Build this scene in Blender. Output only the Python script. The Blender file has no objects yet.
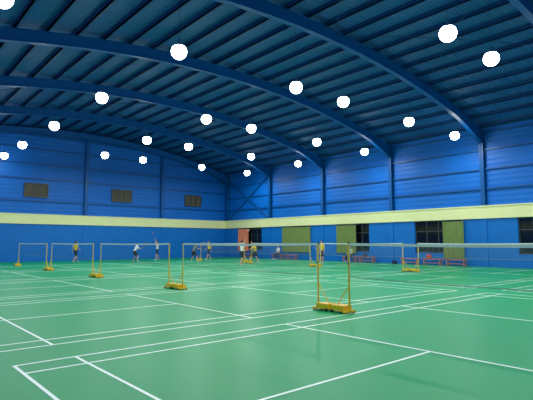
import bpy, math, random
from mathutils import Vector, Matrix
random.seed(4)
S = bpy.context.scene
S.view_settings.view_transform = 'Standard'
S.view_settings.look = 'None'
COL = S.collection

# ---------------------------------------------------------------- materials
def lin(c):
    return tuple(((v/255)/12.92 if v/255 <= .04045 else ((v/255+.055)/1.055)**2.4) for v in c)+(1,)
def mat(name, rgb, rough=.5, var=.06, scale=3.0, metal=0, spec=.5, bump=None, emit=None, estr=0):
    m = bpy.data.materials.new(name); m.use_nodes = True
    nt = m.node_tree; b = nt.nodes['Principled BSDF']
    c = lin(rgb)
    tc = nt.nodes.new('ShaderNodeTexCoord')
    no = nt.nodes.new('ShaderNodeTexNoise'); no.inputs['Scale'].default_value = scale
    no.inputs['Detail'].default_value = 4
    nt.links.new(tc.outputs['Object'], no.inputs['Vector'])
    mx = nt.nodes.new('ShaderNodeMix'); mx.data_type = 'RGBA'
    mx.inputs[6].default_value = tuple(max(0, v*(1-var*2)) for v in c[:3])+(1,)
    mx.inputs[7].default_value = tuple(min(1, v*(1+var*2)) for v in c[:3])+(1,)
    nt.links.new(no.outputs['Fac'], mx.inputs[0]); nt.links.new(mx.outputs[2], b.inputs['Base Color'])
    b.inputs['Roughness'].default_value = rough; b.inputs['Metallic'].default_value = metal
    b.inputs['Specular IOR Level'].default_value = spec
    if bump:
        axis, wl, strength = bump
        w = nt.nodes.new('ShaderNodeTexWave'); w.wave_type = 'BANDS'; w.bands_direction = axis
        w.inputs['Scale'].default_value = wl
        nt.links.new(tc.outputs['Object'], w.inputs['Vector'])
        bp = nt.nodes.new('ShaderNodeBump'); bp.inputs['Strength'].default_value = strength
        bp.inputs['Distance'].default_value = .03
        nt.links.new(w.outputs['Fac'], bp.inputs['Height']); nt.links.new(bp.outputs['Normal'], b.inputs['Normal'])
    if emit:
        b.inputs['Emission Color'].default_value = lin(emit); b.inputs['Emission Strength'].default_value = estr
    return m

M_floor = mat('green_court_mat', (6,150,90), .4, .035, .35, spec=.16)
M_line  = mat('white_line_paint', (240,250,245), .5, .02)
M_clad  = mat('blue_steel_cladding', (0,104,200), .5, .06, .8, spec=.3, bump=('Z', .9, .35))
M_clad2 = mat('blue_steel_cladding_gable', (0,104,200), .5, .06, .8, spec=.3, bump=('Z', .9, .35))
M_low   = mat('blue_wall_paint', (0,108,196), .5, .06, 1.2, spec=.3)
M_steel = mat('blue_painted_steel', (0,86,158), .4, .05, 2, spec=.3)
M_roof  = mat('blue_roof_sheet', (34,92,160), .55, .05, 1, spec=.3, bump=('Y', 1.6, .6))
M_purl  = mat('blue_purlin_steel', (6,62,118), .5, .05, 2, spec=.3)
M_band  = mat('cream_yellow_paint', (234,234,174), .6, .03, 2)
M_yel   = mat('yellow_enamel', (235,190,30), .35, .05, 6)
M_tape  = mat('white_tape', (215,222,222), .7, .02)
M_cord  = mat('net_cord', (130,145,140), .8, .05)
M_curt  = mat('olive_curtain_cloth', (116,136,74), .8, .12, 5)
M_curto = mat('orange_glow_curtain', (210,120,90), .8, .12, 5)  # warm glow of the corner opening, put into the cloth colour
M_frame = mat('window_aluminium', (70,75,80), .4, .03, metal=.4)
M_glass = mat('dark_window_glass', (12,16,22), .08, .05)
M_louv  = mat('dusty_louvre_glass', (112,104,80), .5, .15, 8)
M_wood  = mat('bench_wood', (205,120,60), .5, .15, 9)
M_dark  = mat('dark_rubber', (30,30,32), .6)
M_alu   = mat('lamp_aluminium', (90,130,165), .35, .03, metal=.5)
M_rod   = mat('lamp_cable', (14,50,85), .6, .03)
M_lens  = mat('lamp_diffuser', (255,255,255), .5, 0, emit=(246,255,253), estr=24)
M_skin  = mat('skin', (205,150,120), .55, .04)
M_hair  = mat('black_hair', (22,18,16), .6, .1, 30)
M_eye   = mat('eye', (25,20,20), .3)
M_lip   = mat('lip', (160,85,80), .5)
M_shoe  = mat('white_shoe', (225,225,225), .5)
def cloth(n, c): return mat(n, c, .85, .06, 12)
C_yel = cloth('yellow_shirt', (240,200,50)); C_wht = cloth('white_shirt', (230,235,235))
C_blk = cloth('black_cloth', (28,30,36)); C_gry = cloth('grey_cloth', (110,115,120))
C_red = cloth('red_shirt', (190,60,50)); C_nav = cloth('navy_cloth', (25,35,80)); C_grn=cloth('pale_green_shirt',(170,200,150))

# ---------------------------------------------------------------- mesh builder
class MB:
    def __init__(s): s.v=[]; s.f=[]; s.m=[]; s.sm=[]
    def add(s, vs, fs, m=0, smooth=False):
        o=len(s.v); s.v += [tuple(p) for p in vs]
        for f in fs: s.f.append(tuple(i+o for i in f)); s.m.append(m); s.sm.append(smooth)
    def box(s, x0,x1,y0,y1,z0,z1,m=0):
        s.add([(x0,y0,z0),(x1,y0,z0),(x1,y1,z0),(x0,y1,z0),(x0,y0,z1),(x1,y0,z1),(x1,y1,z1),(x0,y1,z1)],
              [(0,3,2,1),(4,5,6,7),(0,1,5,4),(1,2,6,5),(2,3,7,6),(3,0,4,7)], m)
    def tube(s, pts, rs, n=8, m=0, caps=True, smooth=True):
        pts=[Vector(p) for p in pts]
        if not isinstance(rs,(list,tuple)): rs=[rs]*len(pts)
        vs=[]; fs=[]; ref=None
        for i,p in enumerate(pts):
            d=(pts[min(i+1,len(pts)-1)]-pts[max(i-1,0)]).normalized()
            if ref is None or abs(ref.dot(d))>.98: ref=Vector((0,0,1)) if abs(d.z)<.9 else Vector((1,0,0))
            a=d.cross(ref).normalized(); b=d.cross(a)
            for k in range(n):
                t=2*math.pi*k/n; vs.append(p+a*(rs[i]*math.cos(t))+b*(rs[i]*math.sin(t)))
        for i in range(len(pts)-1):
            for k in range(n):
                k2=(k+1)%n; fs.append((i*n+k,i*n+k2,(i+1)*n+k2,(i+1)*n+k))
        s.add(vs,fs,m,smooth)
        if caps:
            s.add(vs[:n],[tuple(range(n))],m); s.add(vs[-n:],[tuple(range(n))],m)
    def lathe(s, prof, n=24, m=0, c=(0,0,0)):
        vs=[]; fs=[]
        for r,z in prof:
            for k in range(n):
                t=2*math.pi*k/n; vs.append((c[0]+r*math.cos(t),c[1]+r*math.sin(t),c[2]+z))
        for i in range(len(prof)-1):
            for k in range(n):
                k2=(k+1)%n; fs.append((i*n+k,i*n+k2,(i+1)*n+k2,(i+1)*n+k))
        s.add(vs,fs,m,True)
    def disk(s, r, z, n=24, m=0):
        s.add([(r*math.cos(2*math.pi*k/n),r*math.sin(2*math.pi*k/n),z) for k in range(n)],[tuple(range(n))],m)
    def ell(s, c, r, m=0, nu=14, nv=10, cut=None):
        vs=[]; fs=[]
        for j in range(nv+1):
            ph=math.pi*j/nv
            for i in range(nu):
                th=2*math.pi*i/nu
                vs.append((c[0]+r[0]*math.sin(ph)*math.cos(th), c[1]+r[1]*math.sin(ph)*math.sin(th), c[2]+r[2]*math.cos(ph)))
        for j in range(nv):
            for i in range(nu):
                f=(j*nu+i,(j+1)*nu+i,(j+1)*nu+(i+1)%nu,j*nu+(i+1)%nu)
                if cut:
                    q=[sum(vs[t][a] for t in f)/4 for a in range(3)]
                    if cut(q): continue
                fs.append(f)
        s.add(vs,fs,m,True)
    def mesh(s, name, mats):
        me=bpy.data.meshes.new(name); me.from_pydata(s.v,[],s.f)
        for mm in mats: me.materials.append(mm)
        me.polygons.foreach_set('material_index', s.m); me.polygons.foreach_set('use_smooth', s.sm)
        me.update(); return me
    def obj(s, name, mats, loc=(0,0,0), rz=0):
        o=bpy.data.objects.new(name, s.mesh(name,mats)); COL.objects.link(o)
        o.location=loc; o.rotation_euler[2]=rz; return o
def inst(name, me, loc=(0,0,0), rz=0):
    o=bpy.data.objects.new(name, me); COL.objects.link(o); o.location=loc; o.rotation_euler[2]=rz; return o

# ---------------------------------------------------------------- dimensions
XR, XL, YF, YN = 31.0, -1.0, 42.8, -8.0
B0, B1 = 3.15, 3.98           # cream band
def zr(x): return 9.3 + 2.35*(1-((x-15)/16.0)**2)     # roof underside

# floor
b=MB(); b.box(XL-.35,XR+.4,YN-.4,YF+.4,-.2,0); b.obj('floor',[M_floor])

# court markings
ROWS=[8.27, 22.75]; YC=[3.665+7.05*k for k in range(-1,5)]
b=MB(); W=.04; Z0,Z1=.0005,.003
def hl(x0,x1,y): b.box(x0,x1,y-W/2,y+W/2,Z0,Z1)
def vl(y0,y1,x): b.box(x-W/2,x+W/2,y0,y1,Z0,Z1+.0005)
for xc in ROWS:
    for yc in YC:
        for s in (-1,1):
            hl(xc-6.7,xc+6.7,yc+s*3.03); hl(xc-6.7,xc+6.7,yc+s*2.57)
            vl(yc-3.05,yc+3.05,xc+s*6.68); vl(yc-3.05,yc+3.05,xc+s*5.92); vl(yc-3.05,yc+3.05,xc+s*1.98)
            a,c=sorted((xc+s*1.98,xc+s*6.68)); hl(a,c,yc)
b.obj('court_markings',[M_line])

# ---------------------------------------------------------------- right wall
WIN=[(8.4,11.8),(15.4,19.0),(23.1,26.3),(29.6,33.1),(36.4,40.0)]
SILL=.85
b=MB()
y=YN-.3
for (a,c) in WIN+[(YF+.3,YF+.3)]:
    b.box(XR,XR+.3,y,a,0,B0,0)
    if c>a: b.box(XR,XR+.3,a,c,0,SILL,0)
    y=c
b.box(XR+.3,XR+.4,YN-.3,YF+.3,B0,zr(XR)+.05,1)
for k in range(8):
    yy=-7.5+7.13*k
    b.box(XR-.05,XR,yy-.2,yy+.2,0,B0,0)
for z in (5.15,6.45,7.75,8.9):
    b.box(XR+.18,XR+.3,YN,YF,z-.06,z+.06,2)
    b.box(XR+.16,XR+.18,YN,YF,z-.06,z-.02,2)
b.obj('wall_right',[M_low,M_clad,M_steel])
b=MB(); b.box(XR-.1,XR+.32,YN,YF-.1,B0,B1); b.box(XR-.14,XR+.0,YN,YF-.1,B1-.06,B1+.02); b.obj('trim_1',[M_band])
# far wall (gable)
def gable(name, y0, y1, s, bandname, wins=()):
    b=MB(); b.box(XL-.3,XR+.3,min(y0,y0+.3*s),max(y0,y0+.3*s),0,B0,0)
    n=48; yi=y0+.3*s; yo=y0+.4*s
    for i in range(n):
        xa=XL-.3+(XR-XL+.6)*i/n; xb=XL-.3+(XR-XL+.6)*(i+1)/n
        vs=[(xa,yi,B0),(xb,yi,B0),(xb,yi,zr(xb)+.05),(xa,yi,zr(xa)+.05),(xa,yo,B0),(xb,yo,B0),(xb,yo,zr(xb)+.05),(xa,yo,zr(xa)+.05)]
        b.add(vs,[(0,1,2,3),(5,4,7,6),(3,2,6,7),(0,4,5,1)],1)
    for z in (5.15,7.05,8.3,9.6,10.8):
        hw=16*math.sqrt(max(0,1-(z-9.2)/2.35)) if z>9.3 else 16
        x0,x1=max(XL,15-hw),min(XR,15+hw)
        b.box(x0,x1,min(y0+.16*s,y0+.3*s),max(y0+.16*s,y0+.3*s),z-.06,z+.06,2)
    for xx in (7.7,15.5,23.2):
        b.box(xx-.13,xx+.13,min(y0,y0+.3*s),max(y0,y0+.3*s),B1,zr(xx),2)
        b.box(xx-.2,xx+.2,min(y0-.04*s,y0),max(y0-.04*s,y0),0,B0,0)
    b.obj(name,[M_low,M_clad2,M_steel])
    b=MB(); a,c=sorted((y0-.1*s,y0+.32*s)); b.box(XL,XR,a,c,B0,B1)
    a,c=sorted((y0-.14*s,y0)); b.box(XL,XR-.15,a,c,B1-.06,B1+.02); b.obj(bandname,[M_band])
gable('wall_far',YF,0,1,'trim_2'); gable('wall_near',YN,0,-1,'trim_3')
b=MB(); b.box(XL-.3,XL,YN-.3,YF+.3,0,B0,0); b.box(XL-.4,XL-.3,YN-.3,YF+.3,B0,zr(XL)+.05,1)
for z in (5.15,6.45,7.75): b.box(XL-.3,XL-.18,YN,YF,z-.06,z+.06,2)
b.obj('wall_left',[M_low,M_clad,M_steel])
b=MB(); b.box(XL-.32,XL+.1,YN+.1,YF-.1,B0,B1); b.obj('trim_4',[M_band])

# high louvre windows on far wall
for i,(x0,x1) in enumerate([(10.4,12.2),(18.0,19.9),(26.0,27.9)]):
    b=MB(); z0,z1=5.5,6.6; ya=YF+.2
    for (a,c,d,e) in ((x0,x1,z0-.06,z0),(x0,x1,z1,z1+.06),(x0-.06,x0,z0-.06,z1+.06),(x1,x1+.06,z0-.06,z1+.06),
                      (x0+.63-.03,x0+.63+.03,z0,z1),(x0+1.27-.03,x0+1.27+.03,z0,z1)):
        b.box(a,c,ya-.04,YF+.31,d,e,0)
    for k in range(8):
        z=z0+.02+k*.135
        b.add([(x0,ya,z),(x1,ya,z),(x1,ya+.08,z+.12),(x0,ya+.08,z+.12)],[(0,1,2,3)],1)
    b.obj('window_%d'%(i+6),[M_frame,M_louv])

# windows + curtains on right wall
for i,(a,c) in enumerate(WIN):
    b=MB(); xg=XR+.2
    b.box(xg,xg+.02,a,c,SILL,B0,1)
    for (p,q) in ((a,a+.07),(c-.07,c)): b.box(xg-.06,xg+.08,p,q,SILL,B0,0)
    for k in range(1,4):
        m=a+(c-a)*k/4; b.box(xg-.04,xg+.05,m-.03,m+.03,SILL,B0,0)
    b.box(xg-.06,xg+.08,a,c,SILL,SILL+.07,0); b.box(xg-.06,xg+.08,a,c,B0-.07,B0,0); b.box(xg-.04,xg+.05,a,c,2.35,2.41,0)
    b.box(XR,XR+.2,a,c,SILL-.02,SILL+.01,2)
    b.obj('window_%d'%(i+1),[M_frame,M_glass,M_low])
def curtain(y0,y1,m,z0=.72):
    b=MB(); n=int((y1-y0)/.03); vs=[]; rows=[(3.02,.6),(2.4,.9),(1.5,1),(z0,1.15)]
    for z,amp in rows:
        for k in range(n+1):
            yy=y0+(y1-y0)*k/n
            vs.append((XR-.13+.05*amp*math.sin(yy*2*math.pi/.3+.5*math.sin(yy*3)), yy+.01*math.sin(z*3+yy*9), z))
    fs=[]
    for r in range(len(rows)-1):
        for k in range(n): fs.append((r*(n+1)+k,r*(n+1)+k+1,(r+1)*(n+1)+k+1,(r+1)*(n+1)+k))
    b.add(vs,fs,0,True)
    b.tube([(XR-.13,y0-.1,3.05),(XR-.13,y1+.1,3.05)],.015,8,1)
    for yy in (y0-.08,y1+.08): b.tube([(XR-.13,yy,3.05),(XR,yy,3.05)],.01,6,1)
    b.obj('window_curtain',[m,M_frame])
curtain(29.5,33.2,M_curt); curtain(24.3,26.4,M_curt); curtain(15.2,16.7,M_curt,.5); curtain(38.4,40.1,M_curto)  # last one stands in for the warm-lit opening near the corner

# ---------------------------------------------------------------- roof
b=MB(); n=64; vs=[]
for i in range(n+1):
    x=XL-.45+(XR-XL+.9)*i/n
    vs += [(x,YN-.45,zr(x)),(x,YF+.45,zr(x)),(x,YN-.45,zr(x)+.12),(x,YF+.45,zr(x)+.12)]
fs=[]
for i in range(n):
    o=4*i; fs += [(o,o+4,o+5,o+1),(o+2,o+3,o+7,o+6)]
b.add(vs,fs,0,True); b.obj('ceiling',[M_roof])
b=MB()
for k in range(26):
    x=XL+.35+k*1.252; z=zr(x)
    b.box(x-.04,x+.04,YN,YF,z-.21,z+.0,0); b.box(x-.04,x+.09,YN,YF,z-.21,z-.19,0)
b.obj('roof_purlins',[M_purl])
# portal frames
n=40
def Ibeam(b,y):
    for (w,dt,db) in ((.012,.2,.76),(.13,.735,.76),(.13,.2,.225)):
        vs=[]
        for i in range(n+1):
            x=XL+(XR-XL)*i/n; t=zr(x)
            edge=min(x-XL,XR-x); h=.35*max(0,1-edge/2.6)
            A=t-dt-(h if dt>.5 else 0); Bz=t-db-(h if db>.5 else 0)
            vs += [(x,y-w,A),(x,y+w,A),(x,y+w,Bz),(x,y-w,Bz)]
        fs=[]
        for i in range(n):
            o=4*i
            for k in range(4): fs.append((o+k,o+(k+1)%4,o+4+(k+1)%4,o+4+k))
        b.add(vs,fs,0)
for k in range(8):
    yy=-7.5+7.13*k
    if k==7: yy=42.45
    b=MB(); Ibeam(b,yy)
    b.obj('roof_arch_beam',[M_steel])
    for xa,xb,s in ((XR-.02,XR+.3,1),(XL-.3,XL+.02,-1)):
        b=MB(); zt=zr(XR)-.2
        b.box(xa,xa+.03,yy-.14,yy+.14,B1+.02,zt); b.box(xb-.03,xb,yy-.14,yy+.14,B1+.02,zt); b.box(xa,xb,yy-.012,yy+.012,B1+.02,zt)
        b.obj('steel_column',[M_steel])
b=MB()
for y0,y1 in ((35.27,42.4),):
    b.tube([(XR+.12,y0,B1),(XR+.12,y1,8.6)],.06,6); b.tube([(XR+.1,y1,B1),(XR+.1,y0,8.6)],.06,6)
b.obj('wall_cross_brace',[M_steel])
b=MB()
for y0,y1 in ((28.14,35.27),(6.76,13.89)):
    for x0 in (1,8.75,16.5,24.2):
        x1=min(x0+7.7,30.8)
        for p,q in ((y0,y1),(y1,y0)):
            b.tube([(x0+(x1-x0)*t/6,p+(q-p)*t/6,zr(x0+(x1-x0)*t/6)-.34) for t in range(7)],.018,5)
b.obj('roof_cross_brace',[M_purl])

# ---------------------------------------------------------------- pendant lamps (high-bay with globe diffuser)
HL=8.55
b=MB(); RG=.28; zc=-.09
b.lathe([(.21,.12),(.2,.15),(.14,.19),(.06,.21),(.05,.22),(.05,.34),(.035,.37),(.012,.38)],24,0)
b.lathe([(.21,.09),(.21,.13),(.2,.15)],24,0)
prof=[]
for j in range(12):
    a=math.radians(42+138*j/11); prof.append((max(.002,RG*math.sin(a)),zc+RG*math.cos(a)))
b.lathe(prof,24,1)
lampme=b.mesh('pendant_lamp',[M_alu,M_lens])
ld=bpy.data.lights.new('lamp_light','AREA'); ld.shape='DISK'; ld.size=.12; ld.energy=160; ld.color=(.96,1,.97)
ld2=ld.copy(); ld2.energy=20
def lamp(X,Y,l0):
    o=inst('pendant_lamp',lampme,(X,Y,HL))
    r=MB(); r.tube([(0,0,.37),(0,0,zr(X)-HL)],.007,6,0); ro=r.obj('suspension_cable',[M_rod]); ro.parent=o
    l=bpy.data.objects.new('bulb',l0); COL.objects.link(l); l.parent=o; l.location=(0,0,zc-RG-.006)
for X in (2.7,8.4,14.35,17.6,23.4,28.7):
    for k in range(-1,5): lamp(X,7.35+7.15*k,ld)
lamp(8.4,41.4,ld2)

# ---------------------------------------------------------------- nets and posts
NY=3.2
b=MB()
b.box(-.15,.15,.06,.42,.05,.17,0)                  # ballast box
b.box(-.17,.17,-.04,.06,.03,.07,0); b.box(-.03,.03,-.05,.40,.03,.08,0)
for sx in (-.14,.14):
    for yy in (.0,.38): b.tube([(sx-.02,yy,.039),(sx+.02,yy,.039)],.035,10,1)
b.tube([(0,0,.04),(0,0,1.55)],[.022,.02],10,0); b.tube([(0,0,1.55),(0,0,1.575)],[.026,.02],10,1)
b.tube([(0,.34,.16),(0,0,.62)],.012,8,0)
b.tube([(-.03,0,1.1),(.04,0,1.1)],.015,8,1)
postme=b.mesh('net_post',[M_yel,M_dark])
b=MB(); L=NY-.16
def sag(y): return 1.55-.026*(1-(y/L)**2)
N=24
for i in range(N):
    ya=-L+2*L*i/N; yb=-L+2*L*(i+1)/N; za,zb=sag(ya),sag(yb)
    for (o0,o1,w,m) in ((0,-.055,.006,0),(-.74,-.755,.003,1)):
        vs=[(-w,ya,za+o0),(w,ya,za+o0),(w,ya,za+o1),(-w,ya,za+o1),(-w,yb,zb+o0),(w,yb,zb+o0),(w,yb,zb+o1),(-w,yb,zb+o1)]
        b.add(vs,[(0,1,5,4),(1,2,6,5),(2,3,7,6),(3,0,4,7)],m)
cw=.0008
y=-3.03
while y<3.03:
    z=sag(y); b.add([(0,y-cw,z-.05),(0,y+cw,z-.05),(0,y+cw,z-.76),(0,y-cw,z-.76)],[(0,1,2,3)],1); y+=.036
for r in range(1,20):
    for i in range(8):
        ya=-3.04+6.08*i/8; yb=-3.04+6.08*(i+1)/8; za,zb=sag(ya)-.05-r*.036,sag(yb)-.05-r*.036
        b.add([(0,ya,za-cw),(0,yb,zb-cw),(0,yb,zb+cw),(0,ya,za+cw)],[(0,1,2,3)],1)
for s in (-1,1):
    b.box(-.004,.004,s*3.03-.01,s*3.03+.01,.79,1.5,0)
netme=b.mesh('badminton_net',[M_tape,M_cord])
for xc in ROWS:
    for yc in YC:
        inst('badminton_net',netme,(xc,yc,0))
        inst('net_post',postme,(xc,yc+3.062,0)); inst('net_post',postme,(xc,yc-3.062,0),math.pi)

# ---------------------------------------------------------------- benches etc
b=MB(); Lb=1.5
for xx in (-.14,0,.14): b.box(xx-.055,xx+.055,-Lb/2,Lb/2,.41,.45,0)
for yy in (-.6,.6):
    b.box(-.16,.16,yy-.025,yy+.025,.36,.41,0)
    for xx in (-.15,.15): b.box(xx-.025,xx+.025,yy-.025,yy+.025,0,.38,0)
b.box(-.02,.02,-.6,.6,.14,.18,0)
benchme=b.mesh('wooden_bench',[M_wood])
for yy in (15.6,17.3,19.1,22.9,24.6,31.5,33.4,38.0): inst('wooden_bench',benchme,(30.45,yy,0))
b=MB(); b.lathe([(.0,.0),(.17,.0),(.2,.06),(.2,.2),(.16,.26),(.0,.27)],16,0)
b.tube([(-.12,0,.24),(-.06,0,.38),(.06,0,.38),(.12,0,.24)],.012,6,0)
bag=[b.mesh('sports_bag',[c]) for c in (C_red,C_nav)]
inst('sports_bag',bag[0],(30.45,17.6,.452)); inst('sports_bag',bag[1],(30.45,23.1,.452)); inst('sports_bag',bag[1],(30.4,20.4,.0))

# ---------------------------------------------------------------- people
def closest(p,a,b_):
    d=b_-a; t=max(0,min(1,(p-a).dot(d)/max(d.length_squared,1e-9))); return (p-(a+d*t)).length
def person(name, loc, rz, pose, shirt, pants, racket=False, long_pants=False, h=1.0, long_hair=False):
    P={'pel':(0,0,.94),'wst':(0,0,1.08),'chs':(0,.0,1.28),'nkb':(0,0,1.44),'nk':(0,.005,1.53),'hd':(0,.02,1.63),
       'shL':(-.17,0,1.41),'shR':(.17,0,1.41),'elL':(-.23,-.02,1.13),'elR':(.23,-.02,1.13),'wrL':(-.24,.06,.88),'wrR':(.24,.06,.88),
       'hpL':(-.09,0,.9),'hpR':(.09,0,.9),'knL':(-.11,.02,.49),'knR':(.11,.02,.49),'anL':(-.12,-.02,.08),'anR':(.12,-.02,.08),
       'toL':(-.15,.17,.035),'toR':(.15,.17,.035)}
    P.update(pose); P={k:Vector(v) for k,v in P.items()}
    V=[];E=[];R=[];roots=[];bones=[]
    def av(p,r,par=None,tag='skin'):
        V.append(Vector(p)); R.append(r); i=len(V)-1
        if par is None: roots.append(i)
        else: E.append((par,i)); bones.append((V[par],V[i],(R[par]+r)/2,tag))
        return i
    pel=av(P['pel'],.125)
    w=av(P['wst'],.115,pel,'shirt'); c=av(P['chs'],.135,w,'shirt'); nb=av(P['nkb'],.085,c,'shirt'); nk=av(P['nk'],.052,nb,'skin'); hb=av(P['nk'].lerp(P['hd'],.5),.05,nk,'skin')
    for s in 'LR':
        sh=av(P['sh'+s],.062,nb,'shirt'); m1=av(P['sh'+s].lerp(P['el'+s],.55),.055,sh,'shirt')
        el=av(P['el'+s],.038,m1,'skin'); wr=av(P['wr'+s],.026,el,'skin')
        d=(P['wr'+s]-P['el'+s]).normalized(); side=d.cross(Vector((0,1,0)) if abs(d.y)<.8 else Vector((0,0,1))).normalized(); nrm=d.cross(side).normalized()
        if s=='L': side=-side
        pl=av(P['wr'+s]+d*.05,.032,wr,'skin')
        base=P['wr'+s]+d*.055
        for j,(o,l) in enumerate(((-.03,.065),(-.01,.075),(.01,.07),(.03,.055))):
            f0=av(base+side*o,.009); f1=av(base+side*o*1.1+d*l*.6,.009,f0,'skin'); f2=av(base+side*o*1.15+d*l*.9+nrm*.02,.008,f1,'skin'); av(base+side*o*1.1+d*l*1.0+nrm*.045,.007,f2,'skin')
        t0=av(P['wr'+s]+d*.03-side*.01,.010); t1=av(P['wr'+s]+d*.05-side*.045,.010,t0,'skin'); av(P['wr'+s]+d*.08-side*.05+nrm*.015,.008,t1,'skin')
        hp=av(P['hp'+s],.105,pel,'pants'); th=av(P['hp'+s].lerp(P['kn'+s],.72),.088 ,hp,'pants')
        lt='pants' if long_pants else 'skin'
        kn=av(P['kn'+s],.062 if long_pants else .052,th,lt); cf=av(P['kn'+s].lerp(P['an'+s],.35),.056,kn,lt); an=av(P['an'+s],.038,cf,lt)
        to=av(P['to'+s],.035,an,'shoe')
    me=bpy.data.meshes.new('sk'); me.from_pydata(V,E,[]); ob=bpy.data.objects.new('sk',me); COL.objects.link(ob)
    ob.modifiers.new('s','SKIN'); sk=me.skin_vertices[0].data
    for i in range(len(V)): sk[i].radius=(R[i],R[i]); sk[i].use_root=(i in roots)
    for i in (0,1,2): sk[i].radius=(R[i]*1.15,R[i]*.85)
    sb=ob.modifiers.new('b','SUBSURF'); sb.levels=1; sb.render_levels=1
    dg=bpy.context.evaluated_depsgraph_get(); ev=ob.evaluated_get(dg); m2=ev.to_mesh()
    tags={'skin':0,'shirt':1,'pants':2,'shoe':3}
    B=MB(); B.v=[tuple(v.co) for v in m2.vertices]
    for p in m2.polygons:
        ctr=p.center; best=min(bones,key=lambda q:closest(ctr,q[0],q[1])-q[2]*.8)
        tg=best[3]
        if (ctr-P['pel']).length<.14 and ctr.z<P['pel'].z+.06: tg='pants'
        B.f.append(tuple(p.vertices)); B.m.append(tags[tg]); B.sm.append(True)
    ev.to_mesh_clear(); bpy.data.objects.remove(ob)
    H=P['hd']
    def hs(c,r,m,cut=None,nu=14,nv=10): B.ell((H.x+c[0],H.y+c[1],H.z+c[2]),r,m,nu,nv,cut)
    hs((0,0,0),(.075,.092,.115),0); hs((0,.03,-.06),(.052,.055,.055),0)
    hs((0,.096,-.015),(.012,.018,.022),0,None,8,6)
    for s in (-1,1):
        hs((s*.03,.082,.01),(.012,.008,.007),5,None,8,6); hs((s*.076,0,-.005),(.01,.02,.03),0,None,8,6)
        hs((s*.03,.084,.032),(.017,.006,.004),4,None,8,6)
    hs((0,.083,-.052),(.022,.008,.006),6,None,8,6)
    lo=-.16 if long_hair else -.05
    hs((0,-.012,.022),(.084,.098,.112),4,lambda q:(q[1]-H.y>.02 and q[2]-H.z<.06) or q[2]-H.z<lo,20,14)
    if long_hair: hs((0,-.09,-.08),(.04,.035,.13),4)
    zmin=min(v[2] for v in B.v)
    o=B.obj(name,[M_skin,shirt,pants,M_shoe,M_hair,M_eye,M_lip],(loc[0],loc[1],.004-zmin),rz); o.scale=(h,h,h)
    if racket:
        d=(P['wrR']-P['elR']).normalized(); g=P['wrR']+d*.075; u=Vector((d.x*.4,d.y*.5+.35,d.z*.3+.75)).normalized()
        r=MB(); r.tube([g-u*.06,g+u*.12],.014,8,0); r.tube([g+u*.12,g+u*.42],.004,6,1)
        cc=g+u*.55; sd=u.cross(Vector((0,1,0))).normalized()
        r.tube([cc+u*(-.13*math.cos(t*math.pi/12))+sd*(.1*math.sin(t*math.pi/12)) for t in range(25)],.006,6,1,False)
        for j in range(-4,5):
            q=j*.02; hh=.13*math.sqrt(1-(q/.1)**2); r.tube([cc+sd*q-u*hh,cc+sd*q+u*hh],.001,3,2,False)
            q=j*.026; hh=.1*math.sqrt(1-(q/.13)**2); r.tube([cc+u*q-sd*hh,cc+u*q+sd*hh],.001,3,2,False)
        ro=r.obj('badminton_racket',[M_dark,C_red,M_tape]); ro.parent=o
    return o
stand={}
ready={'pel':(0,-.08,.82),'wst':(0,-.03,.95),'chs':(0,.06,1.13),'nkb':(0,.12,1.28),'nk':(0,.15,1.36),'hd':(0,.18,1.45),
 'shL':(-.18,.11,1.25),'shR':(.18,.11,1.25),'elL':(-.33,.16,1.04),'elR':(.30,.22,1.03),'wrL':(-.32,.38,1.1),'wrR':(.25,.44,1.12),
 'hpL':(-.1,-.08,.79),'hpR':(.1,-.08,.79),'knL':(-.26,.1,.44),'knR':(.26,.14,.44),'anL':(-.34,-.06,.08),'anR':(.36,.0,.08),'toL':(-.42,.11,.035),'toR':(.44,.17,.035)}
reach={'elR':(.32,.02,1.62),'wrR':(.3,.1,1.86),'shR':(.18,0,1.44),'elL':(-.36,.16,1.25),'wrL':(-.36,.36,1.4),
 'knL':(-.16,.14,.49),'anL':(-.2,.2,.08),'toL':(-.24,.38,.035),'knR':(.14,-.06,.48),'anR':(.16,-.28,.08),'toR':(.2,-.1,.035)}
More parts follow.
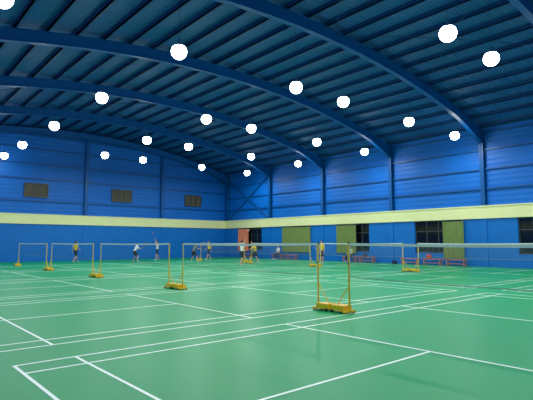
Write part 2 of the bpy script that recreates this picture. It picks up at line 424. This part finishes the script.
walk={'knL':(-.1,.16,.5),'anL':(-.1,.26,.08),'toL':(-.11,.45,.04),'knR':(.1,.0,.48),'anR':(.1,-.3,.11),'toR':(.12,-.14,.035),
 'elL':(-.22,-.14,1.15),'wrL':(-.22,-.1,.9),'elR':(.22,.06,1.14),'wrR':(.22,.24,.96)}
sit={'pel':(0,0,.55),'wst':(0,.01,.68),'chs':(0,.03,.88),'nkb':(0,.04,1.04),'nk':(0,.05,1.13),'hd':(0,.08,1.23),
 'shL':(-.17,.04,1.01),'shR':(.17,.04,1.01),'elL':(-.22,.1,.76),'elR':(.22,.1,.76),'wrL':(-.14,.32,.67),'wrR':(.14,.32,.67),
 'hpL':(-.09,.02,.56),'hpR':(.09,.02,.56),'knL':(-.13,.44,.52),'knR':(.13,.44,.52),'anL':(-.14,.42,.08),'anR':(.14,.42,.08),'toL':(-.16,.6,.035),'toR':(.16,.6,.035)}
pi=math.pi
person('badminton_player',(13.4,39.0,0),-1.3,walk,C_yel,C_blk)
person('badminton_player',(18.1,38.0,0),-1.6,ready,C_wht,C_blk,True)
person('badminton_player',(20.6,38.8,0),1.5,reach,C_wht,C_nav,True)
person('badminton_player',(21.6,34.2,0),-1.5,ready,C_gry,C_blk,True)
person('badminton_player',(24.6,36.4,0),1.4,walk,C_yel,C_nav,True)
person('badminton_player',(20.4,26.1,0),-1.6,reach,C_wht,C_blk,True)
person('badminton_player',(24.4,29.5,0),1.6,ready,C_yel,C_blk,True)
person('badminton_player',(26.6,24.2,0),1.6,stand,C_yel,C_nav,True)
person('bystander',(29.6,36.3,0),1.2,stand,C_blk,C_nav,long_pants=True)
person('seated_spectator',(30.40,24.5,0),pi/2,sit,C_grn,C_blk,long_pants=True,long_hair=True)
person('seated_spectator',(30.40,33.2,0),pi/2,sit,C_wht,C_nav,long_pants=True)

# ---------------------------------------------------------------- world + camera
w=bpy.data.worlds.new('night'); S.world=w; w.use_nodes=True
w.node_tree.nodes['Background'].inputs[0].default_value=(.004,.005,.01,1)
cd=bpy.data.cameras.new('camera'); cam=bpy.data.objects.new('camera',cd); COL.objects.link(cam)
cd.sensor_width=36; cd.lens=469/533*36; cd.clip_end=200
cam.location=(0,0,1.55); cam.rotation_euler=(math.radians(95.24),0,math.radians(-41))
S.camera=cam
